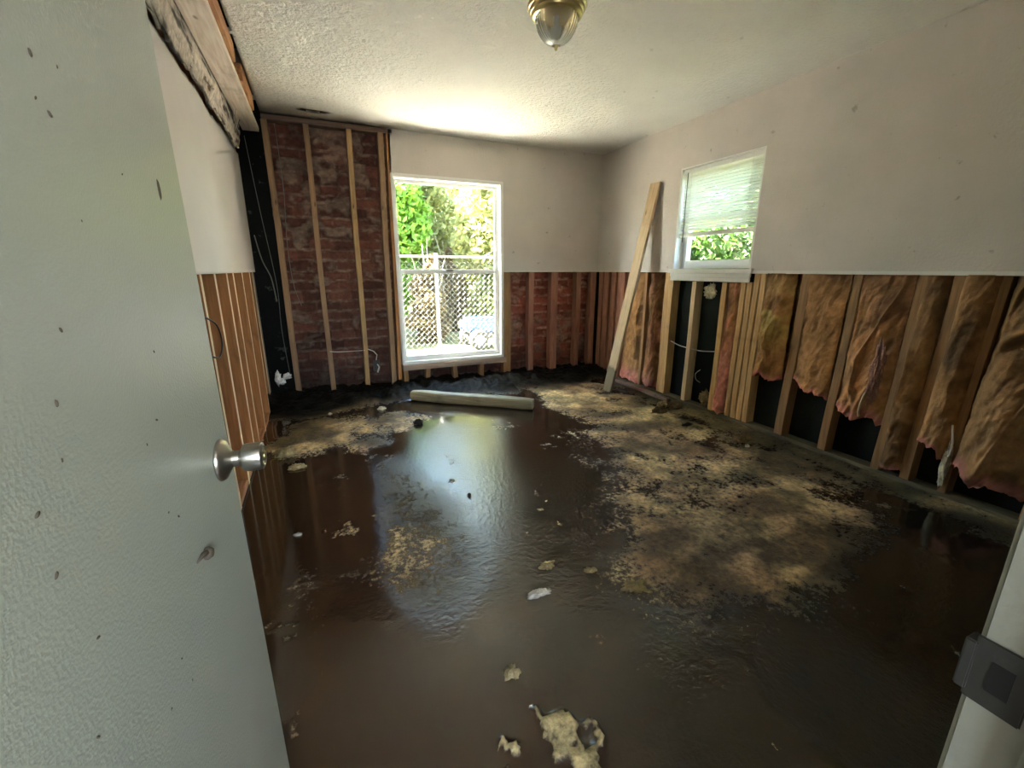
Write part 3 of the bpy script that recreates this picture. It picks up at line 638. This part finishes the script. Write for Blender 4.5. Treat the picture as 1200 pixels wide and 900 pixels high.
cable('electrical_cable', 'short pale wire curl on the black panel under the small window', [(.06, -1.60, .35), (.04, -1.57, .31), (.045, -1.575, .26), (.06, -1.61, .235)], .004, M['cable'])
cable('electrical_cable', 'black wire loop on the left wall stud beside the door', [(-3.495, -2.10, 1.02), (-3.47, -1.99, .97), (-3.465, -1.96, .88), (-3.475, -2.02, .82), (-3.497, -2.08, .84)], .004, M['blackwire'])
cable('electrical_cable', 'thin pale wire hanging down the left of the brick', [(-3.21, .08, 2.4), (-3.20, .07, 1.9), (-3.225, .075, 1.45), (-3.215, .07, 1.1), (-3.17, .06, .9)], .0035, M['strand'])
cable('hanging_strand', 'thin grey strand hanging in the black recess, long one', [(-3.43, -.05, 2.25), (-3.39, -.07, 1.7), (-3.34, -.07, 1.1), (-3.35, -.03, .7), (-3.33, -.05, .3)], .0025, M['strand'], 'strand')
cable('hanging_strand', 'short looping grey strand under the near header plate', [(-3.41, -.55, 2.30), (-3.43, -.52, 2.22), (-3.45, -.40, 2.18), (-3.42, -.30, 2.30)], .003, M['strand'], 'strand')
cable('hanging_strand', 'bent grey strand crossing the black recess diagonally', [(-3.46, -.04, 1.5), (-3.43, -.02, 1.3), (-3.38, -.01, 1.15), (-3.36, -.02, .95)], .005, M['strand'], 'strand')
cable('torn_strap', 'pale torn paper strap hanging at the third batt', [(-.035, -2.985, .575), (-.075, -2.97, .51), (-.075, -2.96, .46), (-.066, -2.95, .39), (-.055, -2.95, .35)], .006, M['wood_pale'], 'strap')
tuft('torn_wood_flake', 'pale torn splinter patch low on the stud near the right edge', 'splinter', (-.004, -3.372, .20), (.010, .018, .10), (.50, .43, .30), 61, 'debris')
cable('electrical_cable', 'bent pale wire loop beside the torn stud near the right edge', [(-.0, -3.36, .42), (-.035, -3.375, .41), (-.05, -3.395, .34), (-.035, -3.39, .27), (.0, -3.37, .25)], .004, M['cable'])
# outlet box on the brick
ob_ = empty('outlet_box', (-2.56, .0, .25)); tag(ob_, 'small metal outlet box with pale wires on the middle brick stud', 'outlet box')
xb = MB(); xb.box(-.03, .03, .0, .004, 0, .10); xb.box(-.03, -.027, -.04, .0, 0, .1).box(.027, .03, -.04, 0, 0, .1).box(-.03, .03, -.04, 0, -.003, 0).box(-.03, .03, -.04, 0, .1, .103); xb.build('box', M['strike'], ob_)
MB().tube([(0, -.01, .1), (.01, -.03, .16), (-.02, -.035, .2), (-.07, -.01, .22)], .005, 6).build('wire', M['cable'], ob_)
MB().tube([(.01, -.01, .06), (.02, -.05, .04), (.0, -.06, -.01)], .008, 6).build('wire', M['cable'], ob_)

# ------------------------------------------------------------------ open door with its knob
de = Vector((-3.18, -3.60, 0)); hg = Vector((DW0, D, 0)); ang = math.atan2(de.y-hg.y, de.x-hg.x)
dr = empty('open_door', hg, ang); tag(dr, 'grey-white painted slab door standing open at the left', 'door')
dr.rotation_euler = (0, -.03, ang)          # the door sags a little on its hinges
MB().box(.066, .735, -.0, .035, .012, 2.03).build('slab', M['door'], dr, bevel=.003)
kr = .682; kz = .908
RX = Matrix.Translation((kr, 0, kz)) @ Matrix.Rotation(PI/2, 4, 'X')
ros = MB().lathe([(.0, 0), (.033, 0), (.034, .002), (.031, .007), (.022, .012), (.014, .016), (.0125, .02)], 40, RX).build('rosette', M['steel'], dr, smooth=True)
tag(ros, 'tarnished round nickel rosette')
kn = MB().lathe([(.0125, .018), (.0125, .028), (.016, .031), (.0215, .034), (.0225, .038), (.0225, .056), (.0215, .06), (.016, .0625), (.015, .061), (.0, .061)], 40, RX).build('knob', M['steel'], dr, smooth=True)
m_ = kn.modifiers.new('e', 'EDGE_SPLIT'); m_.split_angle = math.radians(40)
MB().lathe([(0, .061), (.006, .061), (.0065, .0645), (0, .0647)], 16, RX).build('lock_button', M['brass'], kn, smooth=True)
MB().box(.735, .7365, .006, .03, .875, .93).build('latch_plate', M['steel'], dr)
# dirt specks stuck to the door face
specks = [(.41, 1.391, 5), (.445, 1.393, 2.5), (.403, 1.357, 3), (.417, 1.349, 5), (.36, 1.176, 4), (.524, 1.319, 2.5), (.427, 1.265, 2), (.332, 1.122, 5), (.483, 1.053, 4), (.485, .927, 4), (.282, 1.001, 5), (.305, .921, 4), (.378, .753, 3), (.432, .733, 3), (.274, .85, 4), (.282, 1.053, 5), (.321, 1.078, 3), (.464, .945, 3), (.511, 1.127, 3), (.42, .778, 3.5), (.451, 1.036, 3)]
mb = MB()
for (u_, z_, r_) in specks:
    r_ *= .00042; Tm = Matrix.Translation((u_+.03*z_, -.0002, z_-.015)) @ Matrix.Rotation(PI/2, 4, 'X') @ Matrix.Rotation(random.random()*3, 4, 'Z') @ Matrix.Diagonal((1.6, .8, .8, 1))
    mb.lathe([(r_, 0), (r_*.8, r_*.5), (0, r_*.8)], 8, Tm)
sk = mb.build('dirt_specks', M['blackwire'] if 0 else simple('dried_mud', (.06, .045, .03), .8), dr, smooth=True); sk['kind'] = 'stuff'; tag(sk, 'dark dried mud specks')
Tm = Matrix.Translation((.562, 0, .822)) @ Matrix.Rotation(PI/2, 4, 'X')
md = bpy.data.materials['dried_mud']
mb = MB().lathe([(.0085, 0), (.009, .004), (.006, .009), (0, .010)], 14, Tm).tube([(.562, -.003, .824), (.548, -.002, .829), (.53, -.0005, .830)], [.005, .0035, .001], 6)
o = mb.build('mud_clod', md, dr, smooth=True); tag(o, 'mud clod with a smear below the knob')
Tm = Matrix.Translation((.655, 0, 1.30)) @ Matrix.Rotation(PI/2, 4, 'X') @ Matrix.Diagonal((.7, 2.6, .5, 1))
MB().lathe([(.005, 0), (.004, .002), (0, .003)], 12, Tm).build('mud_smear', md, dr, smooth=True)

# ------------------------------------------------------------------ ceiling lamp
lp = empty('ceiling_lamp', (-1.838, -2.255, H)); lp.scale = (.9, .9, 1); tag(lp, 'round brass ceiling lamp with a ribbed clear glass dome, unlit', 'ceiling lamp')
pr = [(0, .0), (.150, 0), (.156, -.006), (.156, -.016), (.150, -.021), (.146, -.022), (.147, -.030), (.142, -.037), (.136, -.039), (.136, -.048), (.128, -.056), (.115, -.058), (.110, -.05), (0, -.045)]
can = MB().lathe(pr, 56).build('canopy', M['brass'], lp, smooth=True); m_ = can.modifiers.new('e', 'EDGE_SPLIT'); m_.split_angle = math.radians(50)
pr = [(.112, -.052)]+[(.112*math.cos(a), -.052-.118*math.sin(a)) for a in np.linspace(.08, 1.50, 12)]
inn = [(r*.955, z+.006) for r, z in pr][::-1]
MB().lathe(pr+inn, 120, None, .018, 30).build('glass_dome', M['prism'], lp, smooth=True)
MB().lathe([(0, -.165), (.012, -.167), (.014, -.173), (.007, -.178), (.009, -.184), (.005, -.190), (.0, -.193)], 16).build('finial', M['brass'], lp, smooth=True)
MB().lathe([(0, -.05), (.014, -.05), (.014, -.075), (.026, -.095), (.030, -.115), (.022, -.138), (0, -.147)], 20).build('bulb', M['vinyl'], lp, smooth=True)

# ------------------------------------------------------------------ loose boards
# timber lying on the floor
a = Vector((-2.285, -.345, 0)); b_ = Vector((-1.345, -1.065, 0)); L = (b_-a).length
tm = MB(); hw_, hh = .055, .10; prof = []
for k in range(24):
    an = 2*PI*k/24; cx_ = math.copysign(abs(math.cos(an))**.55, math.cos(an)); cz_ = math.copysign(abs(math.sin(an))**.55, math.sin(an)); prof.append((cx_*hw_, hh/2+cz_*hh/2))
V = []; F = []; N = 14
for i in range(N+1):
    s = 1-.12*(i in (0, N)); xx = L*i/N+(.012 if i == 0 else -.012 if i == N else 0)*0
    for (p, q_) in prof: V.append((xx, p*s+.004*math.sin(i*1.3), hh/2+(q_-hh/2)*s+.002*math.sin(i*.8)))
for i in range(N):
    for k in range(24): F.append((i*24+k, i*24+(k+1) % 24, (i+1)*24+(k+1) % 24, (i+1)*24+k))
F.append(tuple(range(24))[::-1]); F.append(tuple(N*24+k for k in range(24)))
o = tm.add(V, F).build('timber_post', M['timber'], smooth=True); o.location = (a.x, a.y, .002); o.rotation_euler = (0, 0, math.atan2(b_.y-a.y, b_.x-a.x))
m_ = o.modifiers.new('e', 'EDGE_SPLIT'); m_.split_angle = math.radians(45)
tag(o, 'wet rounded timber lying on the floor in front of the large window', 'timber')
# plank leaning on the right wall
def plank(p0, p1, wd, th, wdir, mat, name):
    p0 = Vector(p0); p1 = Vector(p1); ax = (p1-p0).normalized(); wv = Vector(wdir); wv = (wv-ax*wv.dot(ax)).normalized(); nv = ax.cross(wv)
    L = (p1-p0).length; R = Matrix((wv, nv, ax)).transposed().to_4x4(); R.translation = p0
    mb = MB(); 
    o = mb.box(-wd/2, wd/2, -th/2, th/2, 0, L).build(name, mat, bevel=.003); o.matrix_world = R; return o
pk_ = plank((-.375, -.835, .004), (-.018, -.915, 2.005), .128, .026, (0, 1, 0), M['plank'], 'leaning_plank')
tag(pk_, 'tall pale plank leaning against the right wall near the corner', 'plank')
tag(plank((-.11, -.56, .05), (-.10, -1.42, .035), .05, .03, (1, 0, 0), M['wood_dx'], 'broken_stick'), 'long dark stick lying along the right wall behind the leaning plank', 'stick')
# clods and scraps on the floor
def pix_clod(nm, lb, cat, x, y, sx, sy, sz, c, seed, grp=None, mat='debris'):
    return tuft(nm, lb, cat, (x, y, sz*.45), (sx, sy, sz), c, seed, mat, grp)
brn = (.16, .12, .07); tan_ = (.40, .32, .17); wht = (.62, .58, .48); blk = (.02, .018, .015)
for i, (x, y, sx, sy, sz, c, lb) in enumerate((
    (-.14, -1.53, .06, .05, .03, brn, 'brown mud clod by the right wall under the thin pale stud'),
    (-.36, -1.60, .07, .04, .03, brn, 'brown mud clod farther out from the thin pale stud'),
    (-.23, -1.47, .04, .04, .03, tan_, 'small tan clod between two brown clods near the right wall'),
    (-.40, -1.95, .04, .02, .015, blk, 'dark leaf-like scrap on the tan silt, left one'),
    (-.26, -2.35, .07, .05, .03, brn, 'brown clod below the first paper batt'),
    (-2.37, -1.03, .03, .03, .022, blk, 'small black lump left of the window reflection'),
    (-2.36, -2.32, .012, .012, .01, blk, 'tiny black lump within the window reflection'),
    (-2.60, -.52, .03, .03, .015, wht, 'pale scrap at the black muck left of the timber'),
    (-3.03, -.50, .015, .015, .012, wht, 'tiny white scrap on the black muck below the brick'),
    (-2.35, -3.16, .045, .014, .014, wht, 'curled pale twig-like scrap in the middle foreground'),
    (-2.24, -3.02, .03, .02, .007, tan_, 'small tan silt clod in the centre of the floor'),
    (-2.09, -3.12, .025, .018, .007, tan_, 'small tan silt clod right of centre'),
    (-1.98, -3.27, .05, .035, .012, tan_, 'tan silt clod at the edge of the right silt bank'),
    (-2.58, -3.43, .022, .022, .012, tan_, 'small pale clod above the yellow foreground clump'),
    (-3.25, -1.55, .05, .03, .015, tan_, 'tan clod near the door knob at left'),
    (-3.33, -1.30, .06, .05, .03, tan_, 'larger tan clod by the foot of the orange studs'),
    (-3.22, -2.35, .02, .01, .008, wht, 'small white chip on the brown puddle'),
    (-.62, -2.90, .01, .01, .012, wht, 'tiny white chip on the dark silt below the batts'),
    (-.33, -2.45, .012, .012, .012, wht, 'tiny pale chip near the right wall'))):
    pix_clod('floor_debris', lb, 'debris', x, y, sx, sy, sz, c, 200+i, 'scraps and clods on the floor')

# ------------------------------------------------------------------ outside
M['patio'] = paint('pale_concrete', (.50, .47, .41), (.42, .39, .34), .2, .9, .2, 40, spot_col=(.2, .2, .15))
M['grass'] = paint('dry_grass', (.10, .09, .035), (.06, .07, .022), .6, .95, .8, 30, spot_col=(.04, .07, .02))
M['galv'] = simple('galvanised_steel', (.16, .16, .15), .5, .3)
S(MB().box(-9, .2, .26, 2.35, -.2, -.12).build('ground_patio', M['patio']))
S(MB().box(-14, 14, 2.35, 22, -.25, -.125).box(.21, 14, -12, 2.35, -.25, -.125).box(-14, -3.76, -12, .25, -.25, -.13).build('ground_yard', M['grass']))
fe = empty('chain_link_fence', (-1.2, 2.3, -.12)); tag(fe, 'chain link fence outside the large window', 'fence')
mb = MB(); pz = .085
for i in range(108):
    xx = -2.2+i*pz/2; ph_ = i % 2
    for s_ in (1, -1):
        pts = []
    zs = np.arange(0.02, 1.50, pz/2); pts = [(xx+(pz/2 if (k+ph_) % 2 else 0), .003*(1 if (k+ph_) % 2 else -1), float(zz)) for k, zz in enumerate(zs)]
    mb.tube(pts, .0026, 3, False)
    pts = [(xx+(0 if k % 2 else pz/2), -.004*(1 if k % 2 else -1), float(zz)) for k, zz in enumerate(zs)]
mb.build('mesh', M['galv'], fe)
MB().tube([(-2.3, 0, 1.53), (2.4, 0, 1.53)], .017, 10).build('top_rail', M['galv'], fe, smooth=True)
for xx in (-2.25, -.13, 2.0): MB().tube([(xx, .03, -.0), (xx, .03, 1.58)], .028, 10).build('post', M['galv'], fe, smooth=True)
# mower
mw = empty('riding_mower', (-.20, 2.95, -.12)); tag(mw, 'small riding mower with blue hood behind the chain link fence', 'mower')
M['tyre'] = simple('tyre', (.03, .03, .03), .8); M['hub'] = simple('white_hub', (.32, .32, .31), .5); M['blue'] = simple('blue_bodywork', (.03, .08, .25), .35)
def wheel(x, y, r, wd):
    Mx = Matrix.Translation((x, y, r)) @ Matrix.Rotation(PI/2, 4, 'X')
    t_ = MB().lathe([(r*.55, -wd/2), (r*.85, -wd/2), (r, -wd*.3), (r, wd*.3), (r*.85, wd/2), (r*.55, wd/2), (r*.55, -wd/2)], 28, Mx).build('wheel', M['tyre'], mw, smooth=True)
    MB().lathe([(0, -wd*.3), (r*.2, -wd*.35), (r*.25, -wd*.2), (r*.52, -wd*.25), (r*.56, -wd*.45), (r*.56, wd*.45), (0, wd*.4)], 24, Mx).build('hub', M['hub'], t_, smooth=True)
wheel(-.35, -.28, .17, .13); wheel(-.35, .28, .17, .13); wheel(.75, -.30, .24, .18); wheel(.75, .30, .24, .18)
MB().box(-.55, .1, -.20, .20, .28, .52).build('hood', M['blue'], mw, bevel=.05, seg=4)
MB().box(-.5, .95, -.17, .17, .18, .27).box(-.0, .55, -.36, .36, .16, .20).build('chassis', M['strike'], mw, bevel=.01)
MB().box(.45, 1.0, -.36, .36, .42, .50).build('fender', M['blue'], mw, bevel=.035, seg=3)
MB().box(.5, .9, -.2, .2, .50, .58).box(.82, .92, -.2, .2, .55, .85).build('seat', M['tyre'], mw, bevel=.03, seg=3)
sw = MB(); sw.tube([(.1, 0, .5), (.22, 0, .72)], .015, 8); sw.tube([(.22+.16*math.cos(k*PI/10)*.85, .17*math.sin(k*PI/10), .72+.08*-math.cos(k*PI/10)) for k in range(21)], .013, 6); sw.build('steering_wheel', M['tyre'], mw, smooth=True)
MB().tube([(-.52, -.18, .30), (-.60, -.1, .42), (-.60, .1, .42), (-.52, .18, .30)], .014, 8).build('bumper', M['hub'], mw, smooth=True)
def leafmat(name, c, c2, tl=.35):
    m = bpy.data.materials.new(name); m.use_nodes = True; n = m.node_tree.nodes; l = m.node_tree.links; b = n['Principled BSDF']
    base = mixcol(n, l, ramp(n, l, noise(n, l, 3, 3), .35, .65), c, c2); l.new(base, b.inputs['Base Color']); b.inputs['Roughness'].default_value = .6
    tr = n.new('ShaderNodeBsdfTranslucent'); l.new(base, tr.inputs[0]); mx = n.new('ShaderNodeMixShader'); mx.inputs[0].default_value = tl
    l.new(b.outputs[0], mx.inputs[1]); l.new(tr.outputs[0], mx.inputs[2]); l.new(mx.outputs[0], n['Material Output'].inputs[0]); return m
M['leaf_s'] = leafmat('glossy_dark_leaves', (.05, .10, .016), (.03, .065, .01)); M['leaf_t'] = leafmat('deep_green_leaves', (.014, .030, .005), (.008, .018, .003)); M['leaf_g'] = leafmat('bright_leaves', (.20, .36, .035), (.13, .25, .025)); M['leaf_y'] = leafmat('yellow_leaves', (.34, .33, .12), (.22, .24, .08))
M['leaf_d'] = leafmat('dry_brush', (.16, .115, .05), (.095, .07, .032)); M['bark'] = simple('bark', (.2, .17, .11), .9, bump=.5)
def leaves(name, blobs, nleaf, size, mat, parent, seed):
    r = np.random.RandomState(seed); V = []; per = nleaf//len(blobs)
    for (c, s) in blobs:
        d = r.normal(size=(per, 3)); d /= np.linalg.norm(d, axis=1)[:, None]; rad = r.uniform(.35, 1, (per, 1))**.5
        p = np.array(c)+d*rad*np.array(s)
        a = r.normal(size=(per, 3)); a /= np.linalg.norm(a, axis=1)[:, None]; b_ = np.cross(a, r.normal(size=(per, 3))); b_ /= np.linalg.norm(b_, axis=1)[:, None]
        sz = size*r.uniform(.6, 1.3, (per, 1)); V.append(np.stack([p-a*sz, p+b_*sz*.45, p+a*sz, p-b_*sz*.45], 1).reshape(-1, 3))
    V = np.vstack(V); me = bpy.data.meshes.new(name); me.from_pydata(V.tolist(), [], np.arange(len(V)).reshape(-1, 4).tolist()); me.materials.append(mat)
    o = bpy.data.objects.new(name, me); C.objects.link(o); o.parent = parent; return o
def tree(label, x, y, h, r, mat, seed, trunk=True, nleaf=5000, low=.3, size=.055, cat='tree', name='leafy_tree'):
    t = empty(name, (x, y, -.12)); tag(t, label, cat, 'trees and brush outside the windows'); rr = random.Random(seed)
    blobs = []
    for k in range(10):
        zz = low+(h-low)*(k+.5)/10; q_ = math.sin(PI*min(1, .25+.7*(k+.5)/10)); blobs.append(((rr.uniform(-.3, .3)*r, rr.uniform(-.3, .3)*r, zz), (r*q_*rr.uniform(.7, 1), r*.7*q_, (h-low)/8)))
    leaves('foliage', blobs, nleaf, size, mat, t, seed)
    mb = MB(); mb.tube([(0, 0, 0), (.03, .02, h*.4), (.0, .0, h*.85)], [.05, .04, .015], 8)
    for k in range(7):
        z_ = h*(.2+.09*k); an = rr.random()*6.3; mb.tube([(0, 0, z_), (math.cos(an)*r*.4, math.sin(an)*r*.4, z_+.3), (math.cos(an)*r*.8, math.sin(an)*r*.8, z_+.8)], [.02, .014, .006], 5)
    mb.build('trunk', M['bark'], t, smooth=True); return t
tree('tall bright green tree at the left beyond the fence', -1.75, 4.9, 4.1, .95, M['leaf_g'], 1, size=.08, nleaf=18000)
tree('low yellow-green tree behind the middle of the fence', -.55, 7.0, 4.7, 1.15, M['leaf_y'], 2, size=.085, nleaf=16000)
tree('pale yellow leafed tree at the right beyond the fence', 1.0, 5.0, 6.8, 1.15, M['leaf_y'], 3, size=.085, nleaf=20000)
tree('thin dry brush at the foot of the left tree', -2.2, 3.5, 1.4, .40, M['leaf_d'], 4, low=.05, cat='brush', name='dry_brush', nleaf=3500)
tree('dry brown brush behind the middle of the fence', -1.15, 3.75, 1.5, .4, M['leaf_d'], 5, low=.05, cat='brush', name='dry_brush', nleaf=4500)
tree('dry brown brush behind the mower', -.35, 5.2, 1.7, .4, M['leaf_d'], 6, low=.05, cat='brush', name='dry_brush', nleaf=5000)
tree('large yellow-green tree far behind the fence', 2.2, 9.6, 6.0, 2.1, M['leaf_y'], 7, size=.13, nleaf=14000)
tree('large green tree far back behind the left tree', -2.9, 10.2, 5.2, 1.9, M['leaf_g'], 9, size=.13, nleaf=10000)
tree('unseen tall tree by the house corner, added to shade the trees outside the small window', 2.6, 3.0, 6.4, 1.0, M['leaf_g'], 15, size=.09, nleaf=16000, low=1.8)  # added out of view to keep sun off the trees by the small window
tree('broad green tree left of the yard, added to block the horizon sky reflected in the small window', -5.4, 4.2, 4.4, 1.35, M['leaf_t'], 16, size=.10, nleaf=16000, low=.1)  # added to hide bright horizon sky mirrored in the small pane
tree('broad green tree farther left of the yard, added to block the reflected horizon sky', -11.5, 9.0, 5.0, 1.9, M['leaf_t'], 17, size=.14, nleaf=16000, low=.1)  # second added blocker for the mirrored horizon sky
tree('bright green tree straight outside the small window', 3.5, .75, 5.2, 1.25, M['leaf_s'], 10, size=.07, nleaf=22000, low=.1)
tree('bright green tree farther left outside the small window', 5.2, 3.9, 5.6, 1.4, M['leaf_s'], 11, size=.07, nleaf=22000, low=.1)
tree('bright green bush outside the small window toward the street', 3.2, -1.7, 4.6, 1.2, M['leaf_s'], 12, size=.09, nleaf=14000)

st = empty('added_shade_tree', (-6.2, 6.8, -.12)); tag(st, 'unseen spreading tree added to the left to shade the yard', 'tree')  # out-of-view canopy added to keep sun off the yard behind the fence
leaves('foliage', [((0, 0, 6.4), (2.6, 2.9, .8)), ((1.3, .2, 6.0), (2.4, 3.0, .7)), ((2.6, .6, 5.9), (1.8, 2.9, .6)), ((-1.3, -.4, 6.0), (2.2, 2.8, .8))], 26000, .17, M['leaf_g'], st, 50)
MB().tube([(-1.6, .6, 0), (-1.4, .5, 3), (-.6, .2, 5.6)], [.2, .16, .08], 10).build('trunk', M['bark'], st, smooth=True)
